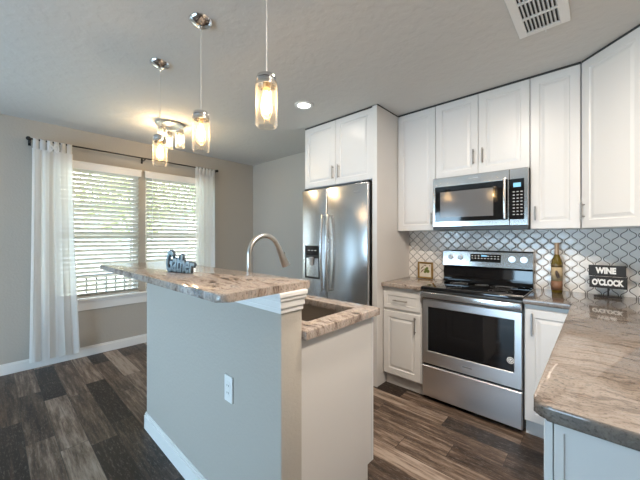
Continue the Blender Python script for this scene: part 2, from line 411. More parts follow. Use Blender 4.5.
# windows: drywall-return opening with a vinyl single-hung sash, white sill board and apron
def window(n, y0, y1):
    w = bpy.data.objects.new('window_%d' % n, None); COL.objects.link(w); w.location = (XL, (y0 + y1) / 2, WZ0); w['kind'] = 'structure'
    WLD[w.name] = Matrix.Translation(w.location)
    xf0, xf1 = XL - .10, XL - .055
    b = MB()
    b.box(xf0, xf1, y0, y0 + .04, WZ0, WZ1, .004); b.box(xf0, xf1, y1 - .04, y1, WZ0, WZ1, .004)
    b.box(xf0, xf1, y0 + .04, y1 - .04, WZ0, WZ0 + .045, .004); b.box(xf0, xf1, y0 + .04, y1 - .04, WZ1 - .04, WZ1, .004)
    b.build('window_frame', M['trim'], w)
    b = MB(); b.box(xf0 + .01, xf1 + .01, y0 + .04, y1 - .04, 1.425, 1.475, .004); b.box(xf1 - .005, xf1 + .012, (y0 + y1) / 2 - .03, (y0 + y1) / 2 + .03, 1.475, 1.49, .003)
    b.build('meeting_rail', M['trim'], w)
    MB().box(xf0 + .02, xf0 + .025, y0 + .04, y1 - .04, WZ0 + .045, 1.425).build('lower_pane', M['pane'], w)
    MB().box(xf0 + .012, xf0 + .017, y0 + .04, y1 - .04, 1.475, WZ1 - .04).build('upper_pane', M['pane'], w)
    return w
window(1, *W1); window(2, *W2)
b = MB(); b.box(XL - .055, XL + .045, W1[0] - .05, W2[1] + .05, WZ0 - .028, WZ0 - .002, .006)
b.box(XL + .001, XL + .016, W1[0] - .03, W2[1] + .03, WZ0 - .145, WZ0 - .028, .004); b.box(XL + .001, XL + .024, W1[0] - .03, W2[1] + .03, WZ0 - .05, WZ0 - .028, .004)
struct(b.build('trim_1', M['trim']))

# blinds, one per window
def blind(y0, y1, label):
    t = thing('window_blind', label, 'blind', (XL + .03, (y0 + y1) / 2, WZ0), 'slatted blinds on the dining windows')
    MB().box(XL + .002, XL + .052, y0, y1, 2.245, 2.30, .004).build('headrail', M['slat'], t)
    v = MB(); v.box(XL + .054, XL + .066, y0 - .02, y1 + .02, 2.242, 2.326, .004); v.box(XL + .052, XL + .074, y0 - .025, y1 + .025, 2.318, 2.334, .004)
    v.build('valance', M['trim'], t)
    n = 29; pitch = (2.225 - .745) / (n - 1); b = MB()
    for k in range(n):
        z = 2.225 - k * pitch; dz = .0175; cx = XL + .028
        for (xa, za), (xb, zb) in (((cx - .024, z - dz), (cx, z + .002)), ((cx, z + .002), (cx + .024, z + dz))):
            q = [b.bm.verts.new(c) for c in ((xa, y0 + .006, za), (xb, y0 + .006, zb), (xb, y1 - .006, zb), (xa, y1 - .006, za))]
            q2 = [b.bm.verts.new(c.co + Vector((0, 0, .0028))) for c in q]
            b.bm.faces.new(q); b.bm.faces.new(list(reversed(q2)))
            for i in range(4): b.bm.faces.new((q[i], q[(i + 1) % 4], q2[(i + 1) % 4], q2[i]))
    sl = b.build('slats', M['slat'], t)
    MB().box(XL + .005, XL + .052, y0 + .006, y1 - .006, .712, .732, .003).build('bottom_rail', M['slat'], t)
    for yy in (y0 + .14, (y0 + y1) / 2, y1 - .14):
        c = MB()
        for xx in (XL + .003, XL + .053): c.box(xx - .0006, xx + .0006, yy - .0008, yy + .0008, .73, 2.25)
        c.build('ladder_cord', M['slat'], t)
    MB().tube([(XL + .072, y0 + .07, 2.24), (XL + .072, y0 + .072, 1.35)], .004, 8).build('tilt_wand', M['white'], t)
blind(W1[0] + .005, W1[1] + .012, 'white slatted blind in the window nearer the camera, by the flared curtain')
blind(W2[0] - .005, W2[1] - .005, 'white slatted blind in the window behind the blue word sign')

# curtain rod
RX = XL + .125; RZ = 2.484
t = thing('curtain_rod', 'thin dark metal rod with ball ends above both dining windows', 'curtain rod', (XL, 1.38, RZ))
MB().tube([(RX, .272, RZ), (RX, 2.40, RZ)], .009, 12).build('rod', M['black'], t, True)
for y in (.262, 2.413):
    MB().lathe((RX, y, RZ), [(0, -.022), (.012, -.019), (.02, -.01), (.022, 0), (.02, .01), (.012, .019), (0, .022)], 16).build('finial', M['black'], t, True)
for y in (.277, 1.378, 2.392):
    b = MB(); b.box(XL + .001, XL + .006, y - .012, y + .012, RZ - .05, RZ + .02, .002); b.box(XL + .006, RX - .004, y - .005, y + .005, RZ - .024, RZ - .014, .002); b.box(RX - .012, RX + .010, y - .006, y + .006, RZ - .02, RZ - .009, .002)
    b.build('bracket', M['black'], t)

def curtain(y0t, y1t, y0b, y1b, zb, label, knots, seed, nf):
    rnd = random.Random(seed)
    t = thing('sheer_curtain', label, 'curtain', (RX, (y0t + y1t) / 2, zb), 'sheer curtains on the dark rod')
    NU, NV = 150, 60
    ztab = RZ - .095; ph = [rnd.uniform(-.5, .5) for _ in range(6)]
    b = MB(); rows = []
    for j in range(NV + 1):
        v = j / NV; z = zb + (ztab - zb) * (1 - v)
        row = []
        for i in range(NU + 1):
            u = i / NU
            w = v ** 1.4
            y = (y0t + (y1t - y0t) * u) * (1 - w) + (y0b + (y1b - y0b) * u) * w
            amp = (.014 + .026 * v) * (.62 + .38 * math.sin(u * 7 + ph[0] + v))
            fx = math.sin(2 * PI * nf * u + ph[1] + .35 * math.sin(3 * v + ph[2])) + .30 * math.sin(2 * PI * nf * 2.3 * u + ph[3] + v) + .5 * math.sin(2 * PI * 1.7 * u + ph[5])
            y += .006 * math.sin(2 * PI * nf * 2 * u + ph[4]) * (.4 + v)
            hem = .012 * math.sin(2 * PI * nf * u + ph[1]) * v ** 6
            row.append(b.bm.verts.new((RX + amp * fx * .8 + .004, y, z + hem)))
        rows.append(row)
    for a, c in zip(rows, rows[1:]):
        for i in range(NU): b.bm.faces.new((a[i], a[i + 1], c[i + 1], c[i]))
    p = b.build('fabric', M['cloth'], t, True, 180)
    sm = p.modifiers.new('thickness', 'SOLIDIFY'); sm.thickness = .0015; p.modifiers.remove(sm)
    nt_ = 6; wd = (y1t - y0t) / nt_
    for k in range(nt_):
        a = y0t + wd * k + .006; c = a + wd - .013
        b = MB(); n = 14; prof = []
        for i in range(n + 1):
            an = PI * (i / n) ; prof.append((RX + .0125 * math.cos(an), RZ + .0125 * math.sin(an)))
        prof = [(RX + .016, ztab - .01)] + prof + [(RX - .012, ztab - .01)]
        for (xa, za), (xb, zb2) in zip(prof, prof[1:]):
            q = [b.bm.verts.new(s_) for s_ in ((xa, a, za), (xb, a, zb2), (xb, c, zb2), (xa, c, za))]; b.bm.faces.new(q)
        bmesh.ops.remove_doubles(b.bm, verts=b.bm.verts[:], dist=1e-5)
        q = b.build('tab', M['cloth'], t, True, 60); sm = q.modifiers.new('thickness', 'SOLIDIFY'); sm.thickness = .0015
    for ky in knots:
        b = MB()
        for s_ in (-1, 1):
            b.tube([(RX + .045, ky, ztab + .03)] + [(RX + .048, ky + s_ * (.012 + .028 * math.sin(PI * q / 8)), ztab + .03 + .045 * math.sin(2 * PI * q / 8) * .8 - .02 * q / 8) for q in range(1, 8)] + [(RX + .045, ky, ztab + .03)], .008, 8)
        b.tube([(RX + .03, ky, ztab + .03), (RX + .058, ky, ztab + .03)], .012, 10)
        b.build('bow', M['cloth'], t, True)
    return t
curtain(.290, .628, .265, .70, .10, 'long white sheer curtain flaring at the hem, left end of the rod', [.46], 3, 3.3)
curtain(2.06, 2.375, 2.05, 2.40, .10, 'narrow gathered white sheer curtain at the rod end nearer the refrigerator', [], 8, 3.6)

# ------------------------------------------------------------------ outside
def grass_mat():
    m, nt, p = new('lawn_grass'); tc = nd(nt, 'ShaderNodeTexCoord'); n = nd(nt, 'ShaderNodeTexNoise'); n.inputs['Scale'].default_value = 6
    nt.links.new(tc.outputs['Object'], n.inputs['Vector']); r = ramp(nt, [(.3, (.30, .29, .20)), (.7, (.42, .40, .30))], n.outputs['Fac']); nt.links.new(r.outputs[0], p.inputs['Base Color']); return m
M['grass'] = grass_mat(); M['bark'] = plain('bark', (.12, .09, .07), .9, bump=.8, bscale=30)
M['leaf'] = plain('leaf_green', (.27, .33, .13), .6); M['leaf2'] = plain('leaf_olive', (.38, .38, .17), .6)
M['siding'] = plain('grey_siding', (.42, .43, .44), .7); M['railing'] = plain('dark_railing_paint', (.07, .07, .075), .6)
struct(MB().box(-40, XL - T - .02, -25, 30, -.25, -.05).build('ground', M['grass']))
def tree(x, y, h, r, leaf, label):
    rnd = random.Random(int(x * 10 + y))
    t = thing('garden_tree', label, 'tree', (x, y, -.05), 'garden trees beyond the dining windows')
    MB().tube([(x, y, -.05), (x + .05, y, h * .25), (x - .05, y + .05, h * .55), (x, y, h * .8)], [.12, .10, .07, .03], 10).build('trunk', M['bark'], t, True)
    b = MB()
    for _ in range(1400):
        d = Vector((rnd.gauss(0, 1), rnd.gauss(0, 1), rnd.gauss(0, 1))).normalized() * r * rnd.uniform(.35, 1)
        c = Vector((x, y, h * .72)) + Vector((d.x, d.y, d.z * .8)); s_ = rnd.uniform(.06, .12)
        a = Vector((rnd.gauss(0, 1), rnd.gauss(0, 1), rnd.gauss(0, 1))).normalized(); e = a.orthogonal().normalized()
        f = a.cross(e)
        b.bm.faces.new([b.bm.verts.new(c + v) for v in (e * s_, f * s_ * .45 + a * .01, -e * s_, -f * s_ * .45 + a * .01)])
    b.build('foliage', leaf, t)
tree(-8.4, 2.35, 3.2, 1.2, M['leaf2'], 'round olive green garden tree seen through the left dining window')
tree(-9.5, 5.0, 4.2, 1.6, M['leaf'], 'tall green garden tree seen through the right dining window')
tree(-13.0, -2.2, 4.8, 1.6, M['leaf'], 'big green tree farthest out beyond the porch railing')
t = thing('neighbor_house', 'grey house standing behind the garden trees', 'house', (-16, 3.4, -.05))
MB().box(-19, -15.0, .8, 6.6, -.05, 2.6).build('walls', M['siding'], t)
b = MB(); b.prism([(-14.7, .5), (-14.7, 6.9), (-19.3, 6.9), (-19.3, .5)], 2.6, 2.75); b.build('roof', M['steeldark'], t)
t = thing('porch_railing', 'dark upright railing just outside the dining windows', 'railing', (-5.9, 1.2, -.05))
MB().box(-5.93, -5.87, -1.5, 5.0, .80, .85, .005).build('top_rail', M['railing'], t)
MB().box(-5.92, -5.88, -1.5, 5.0, .10, .14, .005).build('bottom_rail', M['railing'], t)
b = MB()
for k in range(50): b.box(-5.91, -5.89, -1.48 + k * .13, -1.455 + k * .13, -.05, .82)
b.build('balusters', M['railing'], t)

# ------------------------------------------------------------------ cabinet kit
def door_panel(parent, O, U, N, w, h, th=.019, rail=.058, name='door', mat=None):
    """raised-panel door: O = lower corner on the cabinet face, U along width, N outwards"""
    b = MB(); r = rail
    R = [(0, w, 0, h, 0), (0, w, 0, h, th - .003), (.003, w - .003, .003, h - .003, th), (r, w - r, r, h - r, th), (r + .006, w - r - .006, r + .006, h - r - .006, th - .007),
         (r + .014, w - r - .014, r + .014, h - r - .014, th - .007), (r + .034, w - r - .034, r + .034, h - r - .034, th - .001)]
    if R[-1][1] - R[-1][0] < .02 or R[-1][3] - R[-1][2] < .02:
        r = min(w, h) * .24
        R = [(0, w, 0, h, 0), (0, w, 0, h, th - .003), (.003, w - .003, .003, h - .003, th), (r, w - r, r, h - r, th), (r + .005, w - r - .005, r + .005, h - r - .005, th - .006)]
    b.frame(O, U, N, R)
    return b.build(name, mat or M['cab'], parent)
def pull(door, P, N, length, vert=True, U=(1, 0, 0)):
    """bar pull centred at P"""
    P, N = Vector(P), Vector(N).normalized(); A = Vector((0, 0, 1)) if vert else Vector(U).normalized()
    b = MB(); st = .026; L = length / 2
    b.tube([P + A * -L + N * st, P + A * L + N * st], .0055, 10)
    for s_ in (-1, 1): b.tube([P + A * (s_ * (L - .015)), P + A * (s_ * (L - .015)) + N * st], .0045, 8)
    return b.build('handle', M['pullnickel'], door, True)

ZT = 2.706     # top of the wall cabinets
FY = 2.904     # wall cabinet door face
NB = (0, -1, 0)
def upper(x0, x1, z0, ndoors, label, hx, hz, group='white wall cabinets', yf=FY, yb=YB - .008, hl=.11):
    t = thing('wall_cabinet', label, 'cabinet', ((x0 + x1) / 2, yb, z0), group)
    MB().box(x0 + .0008, x1 - .0008, yf + .019, yb, z0, ZT, .001).build('body', M['cab'], t)
    MB().box(x0, x1, yf + .004, yf + .03, ZT, ZC - .0008).build('gap_shadow_strip', M['gap'], t)  # dark strip painted in as the shadow between cabinet top and ceiling
    w = (x1 - x0) / ndoors
    for k in range(ndoors):
        d = door_panel(t, (x0 + k * w + .0018, yf + .0185, z0 + .003), (1, 0, 0), NB, w - .0036, ZT - z0 - .008)
        pull(d, (hx[k], yf, hz), NB, hl)
    return t
upper(-1.557, -1.158, 1.50, 1, 'tall single-door white wall cabinet between the tall side panel and microwave', [-1.192], 1.62)
upper(-1.157, -.401, 1.992, 2, 'short two-door white wall cabinet directly above the microwave', [-.815, -.742], 2.15, hl=.13)
upper(-.400, -.094, 1.50, 1, 'tall narrow white wall cabinet above the wine bottle', [-.365], 1.625)
upper(-2.555, -1.612, 2.004, 2, 'deep two-door white cabinet above the refrigerator', [-2.115, -2.035], 2.14, yf=2.51, hl=.14)
# diagonal corner wall cabinet
t = thing('wall_cabinet', 'angled corner white wall cabinet above the black word sign', 'cabinet', (.2, 3.0, 1.5), 'white wall cabinets')
U = Vector((1, -1, 0)).normalized(); N = Vector((-1, -1, 0)).normalized(); A = Vector((-.093, FY, 0)); wdg = .43
B = A + U * wdg; off = -N * .019
MB().prism([((A + off).x, (A + off).y), (-.093, FY + .03), (-.093, YB - .008), (XR - .004, YB - .008), (XR - .004, (B + off).y), ((B + off).x, (B + off).y)], 1.50, ZT).build('body', M['cab'], t)
d = door_panel(t, A + off + U * .004 + Vector((0, 0, 1.503)), U, N, wdg - .008, ZT - 1.50 - .008)
pull(d, A + U * .028 + Vector((0, 0, 1.63)), N, .115)
q0 = A + off * .3; q1 = B + off * .3; q2 = B + off * 1.5; q3 = A + off * 1.5
MB().prism([(q0.x, q0.y), (q3.x, q3.y), (q2.x, q2.y), (q1.x, q1.y)], ZT, ZC - .0008).build('gap_shadow_strip', M['gap'], t)  # same painted gap shadow along the angled front
# tall side panel right of the refrigerator, and a dark strip painting the gap shadow above it
t = thing('tall_side_panel', 'full-height white panel standing beside the refrigerator', 'cabinet panel', (-1.585, 2.85, 0))
MB().box(-1.610, -1.560, 2.502, YB - .004, .0, ZT, .001).build('panel', M['panelside'], t)
MB().box(-1.572, -1.5595, 2.51, FY, ZT, ZC - .0008).build('gap_shadow_strip', M['gap'], t)
MB().box(-1.6115, -1.5585, 2.497, 2.5045, .0, ZT, .001).build('edge_strip', M['cab'], t)

def base(x0, x1, label, drawer, hx, yf=2.60, group='white base cabinets'):
    t = thing('base_cabinet', label, 'cabinet', ((x0 + x1) / 2, 2.9, 0), group)
    b = MB(); b.box(x0, x1, yf + .0195, YB - .004, .115, .957, .001); b.build('body', M['cab'], t)
    MB().box(x0 + .002, x1 - .002, yf + .065, YB - .01, 0, .115).build('toe_kick', M['panelside'], t)
    w = x1 - x0 - .012
    if drawer:
        d = door_panel(t, (x0 + .006, yf + .0195, .755), (1, 0, 0), NB, w, .165, name='drawer')
        pull(d, ((x0 + x1) / 2, yf, .84), NB, .145, False)
        d = door_panel(t, (x0 + .006, yf + .0195, .125), (1, 0, 0), NB, w, .605)
        pull(d, (hx, yf, .635), NB, .15)
    else:
        d = door_panel(t, (x0 + .006, yf + .0195, .125), (1, 0, 0), NB, w, .80)
        pull(d, (hx, yf, .82), NB, .16)
base(-1.556, -1.166, 'white base cabinet with one drawer, left of the range', True, -1.218)
base(-.394, -.096, 'narrow white base cabinet wedged between range and peninsula', False, -.345)
# peninsula cabinet run, finished end toward the camera
t = thing('peninsula_cabinet', 'white cabinet under the large countertop at the lower right corner', 'cabinet', (.2, 1.8, 0))
MB().box(-.070, XR - .004, 1.02, 2.615, .10, .957, .001).build('body', M['cab'], t)
MB().box(-.01, XR - .01, 1.05, 2.6, 0, .10).build('toe_kick', M['panelside'], t)
MB().box(-.0885, -.0702, 1.021, 2.595, .10, .955, .001).build('face_frame', M['gap'], t)
b = MB(); th = .02; w, h = XR - .02 + .086, .84
b.frame((-.086, 1.0195, .11), (1, 0, 0), NB, [(0, w, 0, h, 0), (0, w, 0, h, th - .002), (.002, w - .002, .002, h - .002, th), (.02, w - .05, .05, h - .02, th), (.022, w - .052, .052, h - .022, th - .008)])
b.build('end_panel', M['cab'], t)
for k in range(3):
    y0 = 1.003 + k * .53
    dd = door_panel(t, (-.0888, y0 + .522, .12), (0, -1, 0), (-1, 0, 0), .522, .83)

# backsplash
struct(MB().box(-1.558, XR, YB - .008, YB - .0005, .99, 1.51).build('wall_backsplash_tile', M['tile']))

# ------------------------------------------------------------------ countertops
ZK = 1.0
tag(MB().prism(rounded([(-1.557, 2.572, 0), (-1.163, 2.572, 0), (-1.163, YB - .009, 0), (-1.557, YB - .009, 0)]), ZK - .04, ZK, .008, 3).build('countertop', M['granite'], None, True),
    'short speckled granite countertop holding the little gold picture frame', 'countertop')
tag(MB().prism(rounded([(-.132, .976, .045), (XR - .002, .972, 0), (XR - .002, YB - .009, 0), (-.397, YB - .009, 0), (-.397, 2.572, 0), (-.128, 2.572, .01)], 8), ZK - .04, ZK, .010, 3).build('countertop', M['granite_fine'], None, True),
    'large L-shaped tan granite countertop under the bottle and word sign', 'countertop')

# ------------------------------------------------------------------ range
RX0, RX1, RY = -1.160, -.400, 2.600
t = thing('range', 'stainless steel electric range with black glass cooktop and oven door', 'range', (-.78, 2.88, 0))
MB().box(RX0, RX1, RY + .04, 3.15, .03, .985, .003).build('body', M['steeldark'], t)
b = MB(); b.box(RX0 - .001, RX1 + .001, RY - .012, 3.12, .978, 1.003, .006, 3); b.build('cooktop', M['blackglass'], t, True)
b = MB()
for cx, cy, r in ((-.98, 2.76, .105), (-.58, 2.76, .085), (-.97, 2.99, .075), (-.60, 2.99, .10), (-.78, 3.02, .055)):
    for rr in (r, r * .62):
        for s_ in (0,):
            b.lathe((cx, cy, 1.0031), [(rr - .0012, 0), (rr - .0012, .0003), (rr + .0012, .0003), (rr + .0012, 0)], 48)
b.build('burner_marking', plain('printed_grey', (.25, .25, .25), .3), t)
b = MB(); b.frame((RX0 + .006, RY + .040, .325), (1, 0, 0), NB, [(0, .748, 0, .565, 0), (0, .748, 0, .565, .034), (.004, .744, .004, .561, .04), (.046, .702, .112, .505, .04), (.050, .698, .116, .501, .037)])
dr = b.build('oven_door', M['steel'], t)
b = MB(); b.frame((RX0 + .056, RY + .0028, .441), (1, 0, 0), NB, [(0, .648, 0, .385, 0), (0, .648, 0, .385, .0005)]); b.build('oven_window', M['blackglass'], dr)
b = MB(); b.box(RX0 + .004, RX1 - .004, RY - .046, RY - .026, .912, .962, .006, 3)
for x in (RX0 + .022, RX1 - .022): b.box(x - .014, x + .014, RY - .03, RY + .04, .915, .95, .004)
b.build('handle', plain('bright_steel', (.68, .68, .69), .2, 1), dr, True)
MB().box(RX0 + .006, RX1 - .006, RY + .012, RY + .04, .894, .975, .002).build('vent_strip', M['steeldark'], t)
b = MB(); b.frame((RX0 + .006, RY + .040, .035), (1, 0, 0), NB, [(0, .748, 0, .272, 0), (0, .748, 0, .272, .032), (.005, .743, .005, .267, .038)])
b.build('drawer', M['steel'], t)
MB().box(RX0 + .01, RX1 - .01, RY + .03, RY + .05, .306, .326).build('drawer_gap', M['gap'], t)
for x in (RX0 + .06, RX1 - .06):
    for y in (2.70, 3.08): MB().lathe((x, y, 0), [(0, 0), (.02, 0), (.02, .03), (0, .03)], 16).build('levelling_foot', M['blackplastic'], t)
# round sticker + little maker's mark
b = MB(); b.tube([(-.478, RY + .002, .525), (-.478, RY - .0006, .525)], .024, 32); st = b.build('sticker', M['white'], dr)
b = MB(); ring = [(-.478 + .017 * math.cos(a * PI / 12), RY - .0009, .525 + .017 * math.sin(a * PI / 12)) for a in range(25)]
b.tube(ring, .0016, 6); b.tube([(-.487, RY - .0009, .530), (-.478, RY - .0009, .517), (-.468, RY - .0009, .533)], .002, 6); b.build('sticker_print', M['rubber'], st)
b = MB(); x = -.83
b.box(-.815, -.745, RY - .0012, RY + .0005, .378, .386, .0003); b.build('badge', plain('etched_badge', (.38, .38, .39), .4, .9), dr)
# back guard
b = MB(); pr = [(3.085, 1.150), (3.070, 1.165), (3.085, 1.300), (3.100, 1.312), (3.150, 1.312), (3.150, 1.0), (3.125, 1.0), (3.120, 1.150)]
for xx in ((RX0 + .012, RX1 - .003),):
    va = [b.bm.verts.new((xx[0], y, z)) for y, z in pr]; vb = [b.bm.verts.new((xx[1], y, z)) for y, z in pr]
    b.bm.faces.new(va); b.bm.faces.new(list(reversed(vb)))
    for k in range(len(pr)): b.bm.faces.new((va[k], va[(k + 1) % len(pr)], vb[(k + 1) % len(pr)], vb[k]))
bg = b.build('backguard', M['steels'], t)
MB().box(RX0 + .012, RX1 - .003, 3.088, 3.1195, 1.0035, 1.150, .004).build('backguard_base', M['blackglass'], t)
def on_guard(z): return 3.070 + (z - 1.165) * (.015 / .135)
b = MB(); b.frame((-.895, on_guard(1.208) - .0008, 1.208), (1, 0, 0), NB, [(0, .255, 0, .072, -.004), (0, .255, 0, .072, .0005)], Vv=(0, .111, 1)); dp = b.build('control_display', M['blackglass'], bg)
b = MB(); yy = on_guard(1.25) - .0030
for i in range(9):
    for j in range(3):
        if 3 <= i <= 4 and j == 2: continue
        b.box(-.883 + i * .027, -.870 + i * .027, yy - .0003, yy + .0004, 1.216 + j * .022, 1.222 + j * .022)
b.build('control_print', M['white'], dp)
MB().box(-.80, -.752, yy - .0004, yy + .0004, 1.258, 1.272).build('clock_digits', M['lcd'], dp)
for kx in (-1.075, -.985, -.555, -.467):
    z = 1.243; y = on_guard(z)
    b = MB(); b.tube([(kx, y + .002, z), (kx, y - .008, z)], [.027, .026], 28); b.tube([(kx, y - .008, z), (kx, y - .032, z)], [.021, .018], 28); b.box(kx - .003, kx + .003, y - .036, y - .030, z - .015, z + .017, .001)
    b.build('knob', plain('knob_metal', (.70, .70, .70), .3, .9), bg, True)

# ------------------------------------------------------------------ microwave
MY = 2.832
t = thing('microwave', 'stainless over-the-range microwave mounted above the range', 'microwave', (-.78, 3.0, 1.5))
MB().box(-1.156, -.402, MY + .03, YB - .010, 1.515, 1.990, .002).build('body', M['blackplastic'], t)
b = MB(); b.frame((-1.155, MY + .03, 1.533), (1, 0, 0), NB, [(0, .625, 0, .455, 0), (0, .625, 0, .455, .026), (.004, .621, .004, .451, .03), (.022, .612, .046, .372, .03), (.022, .612, .046, .372, .028)])
md = b.build('microwave_door', M['steels'], t)
MB().box(-1.132, -.540, MY - .0005, MY + .003, 1.580, 1.904, .0005).build('door_glass', M['blackglass'], md)
b = MB(); b.frame((-1.085, MY - .0006, 1.618), (1, 0, 0), NB, [(0, .44, 0, .235, 0), (0, .44, 0, .235, .0004)]); b.build('mesh_window', plain('grey_window_mesh', (.13, .13, .135), .12, 0, .6), md)
b = MB(); b.frame((-.5275, MY + .03, 1.533), (1, 0, 0), NB, [(0, .125, 0, .455, 0), (0, .125, 0, .455, .026), (.003, .122, .003, .452, .03)]); cp = b.build('control_side', M['steels'], t)
MB().box(-.528, -.428, MY - .001, MY + .002, 1.580, 1.904, .0005).build('control_glass', M['blackglass'], cp)
MB().box(-.502, -.450, MY - .0016, MY - .0008, 1.838, 1.872).build('display', M['lcd'], cp)
b = MB()
for i in range(3):
    for j in range(8): b.box(-.505 + i * .026, -.491 + i * .026, MY - .0016, MY - .0008, 1.615 + j * .026, 1.622 + j * .026)
b.build('keypad_print', plain('keypad_grey', (.5, .5, .5), .5), cp)
b = MB(); b.tube([(-.556, MY - .030 - .014 * math.sin(PI * k / 12), 1.588 + .325 * k / 12) for k in range(13)], .011, 12)
for z in (1.60, 1.90): b.tube([(-.556, MY + .0, z), (-.556, MY - .032, z)], .008, 10)
b.build('handle', plain('bright_steel_handle', (.70, .70, .70), .2, 1), md, True)
MB().box(-1.154, -.404, MY + .006, MY + .30, 1.502, 1.530, .002).build('vent_base', M['blackplastic'], t)
MB().box(-.83, -.76, MY - .0006, MY + .001, 1.948, 1.957, .0003).build('badge', plain('etched_badge_b', (.40, .40, .40), .4, .9), md)

# ------------------------------------------------------------------ refrigerator
t = thing('refrigerator', 'tall stainless side-by-side refrigerator with ice and water dispenser', 'refrigerator', (-2.08, 2.8, 0))
FZ = 1.975; FYd = 2.45
MB().box(-2.535, -1.632, 2.50, YB - .02, .03, 1.965, .004).build('body', M['steeldark'], t)
b = MB(); b.box(-2.538, -2.162, FYd, 2.512, .06, FZ, .012, 3); d1 = b.build('freezer_door', M['steelv'], t, True)
b = MB(); b.box(-2.154, -1.630, FYd, 2.512, .06, FZ, .012, 3); d2 = b.build('fridge_door', M['steelv'], t, True)
MB().box(-2.164, -2.152, FYd + .012, 2.51, .07, FZ - .004).build('door_gasket', M['rubber'], t)
for xx, dd in ((-2.198, d1), (-2.118, d2)):
    b = MB(); n = 16
    b.tube([(xx, FYd - .032 - .022 * math.sin(PI * k / n), .86 + .82 * k / n) for k in range(n + 1)], .014, 12)
    for z in (.875, 1.665): b.tube([(xx, FYd + .002, z), (xx, FYd - .036, z)], .012, 10)
    b.build('handle', plain('handle_steel', (.74, .74, .75), .18, 1), dd, True)
b = MB(); b.frame((-2.490, FYd + .001, .972), (1, 0, 0), NB, [(0, .228, 0, .37, 0), (0, .228, 0, .37, .004), (.006, .222, .006, .364, .005), (.016, .212, .015, .235, .005), (.022, .206, .022, .227, -.0)])
ds = b.build('dispenser', M['blackplastic'], d1)
MB().box(-2.472, -2.280, FYd - .0052, FYd - .003, 1.238, 1.342, .0004).build('dispenser_screen', M['blackglass'], ds)
b = MB(); b.box(-2.398, -2.358, FYd - .022, FYd - .002, 1.12, 1.215, .004); b.box(-2.408, -2.348, FYd - .028, FYd - .002, 1.190, 1.213, .003); b.build('dispenser_lever', plain('lever_grey', (.45, .46, .47), .3), ds)
for i in range(3): MB().box(-2.435 + i * .05, -2.410 + i * .05, FYd - .0058, FYd - .005, 1.285, 1.293).build('dispenser_icon', M['white'], ds)
MB().box(-2.53, -1.64, 2.48, 2.52, .03, .058, .002).build('kick_grille', M['blackplastic'], t)
MB().box(-1.80, -1.72, FYd - .0006, FYd + .001, 1.885, 1.895, .0003).build('badge', plain('etched_badge_c', (.35, .35, .36), .4, .9), d2)
for x in (-2.48, -1.68): MB().box(x - .04, x + .04, 2.47, 2.56, FZ - .002, FZ + .018, .003).build('hinge_cover', M['blackplastic'], t)

# ------------------------------------------------------------------ island
IY0, IY1, IX0, IX1 = .790, .908, -2.505, -.941
t = thing('island_half_wall', 'grey painted half wall carrying the raised bar top', 'half wall', (-1.73, .85, 0))
MB().box(IX0, IX1, IY0, IY1, 0, 1.216, .006, 3).build('wall_core', M['wall'], t, True)
b = MB()
for o_, z0, z1 in ((.008, 1.128, 1.150), (.016, 1.150, 1.180), (.024, 1.180, 1.196), (.030, 1.196, 1.2165)):
    b.box(IX0 - o_, IX1 + o_, IY0 - o_, IY1 + o_ * .2, z0, z1, .004, 2)
b.build('cornice_trim', M['trim'], t)
b = MB()
for o_, z0, z1 in ((.015, 0, .098), (.010, .098, .112), (.006, .112, .122)):
    b.box(IX0 - o_, IX1 + o_, IY0 - o_, IY0 + .0005, z0, z1, .0025); b.box(IX0 - o_, IX0 + .0005, IY0 - o_, IY1, z0, z1, .0025); b.box(IX1 - .0005, IX1 + o_, IY0 - o_, IY1, z0, z1, .0025)
b.build('baseboard', M['trim'], t)
tag(MB().prism(rounded([(-2.562, .508, .03), (-.912, .508, .045), (-.925, .950, .02), (-2.562, .950, .03)], 8), 1.217, 1.247, .007, 3).build('bar_countertop', M['granite'], None, True),
    'raised brown-veined granite bar top on the island half wall', 'countertop')
# wall outlet on the blue face
t = thing('wall_outlet', 'white outlet plate on the island half wall', 'outlet', (-1.33, IY0, .69))
MB().box(-1.3665, -1.2935, IY0 - .0085, IY0 - .0005, .632, .760, .003).build('plate', M['white'], t)
MB().box(-1.347, -1.313, IY0 - .0105, IY0 - .0085, .660, .732, .001).build('receptacle', M['white'], t)
for z in (.678, .714):
    for x in (-1.337, -1.323): MB().box(x - .0012, x + .0012, IY0 - .0110, IY0 - .0104, z - .005, z + .005).build('slot', M['rubber'], t)
# island cabinet
ICX = -.950
t = thing('island_cabinet', 'white sink cabinet behind the island half wall', 'cabinet', (-1.73, 1.2, 0))
MB().box(IX0 + .02, ICX - .012, IY1 + .003, 1.462, .165, .785, .001).build('body', M['cab'], t)
b = MB(); b.prism([(0, 0)] * 0 or [(ICX - .012, IY1 + .003), (ICX, IY1 + .003), (ICX, 1.462), (ICX - .012, 1.462)], .165, .994); b.box(ICX - .012, ICX, IY1 + .003, 1.425, 0, .165); b.build('side_panel', M['panelside'], t)
MB().box(ICX - .030, ICX + .0015, 1.463, 1.482, .165, .993, .0015).build('face_frame', M['cab'], t)
MB().box(IX0 + .02, ICX - .013, IY1 + .01, 1.405, 0, .165).build('toe_kick', M['panelside'], t)
n = 4; w = (ICX - .03 - (IX0 + .02)) / n
for k in range(n):
    x = IX0 + .02 + k * w
    d = door_panel(t, (x + w - .003, 1.462, .175), (-1, 0, 0), (0, 1, 0), w - .006, .80)
    pull(d, (x + (w - .05 if k % 2 == 0 else .05), 1.481, .85), (0, 1, 0), .15)
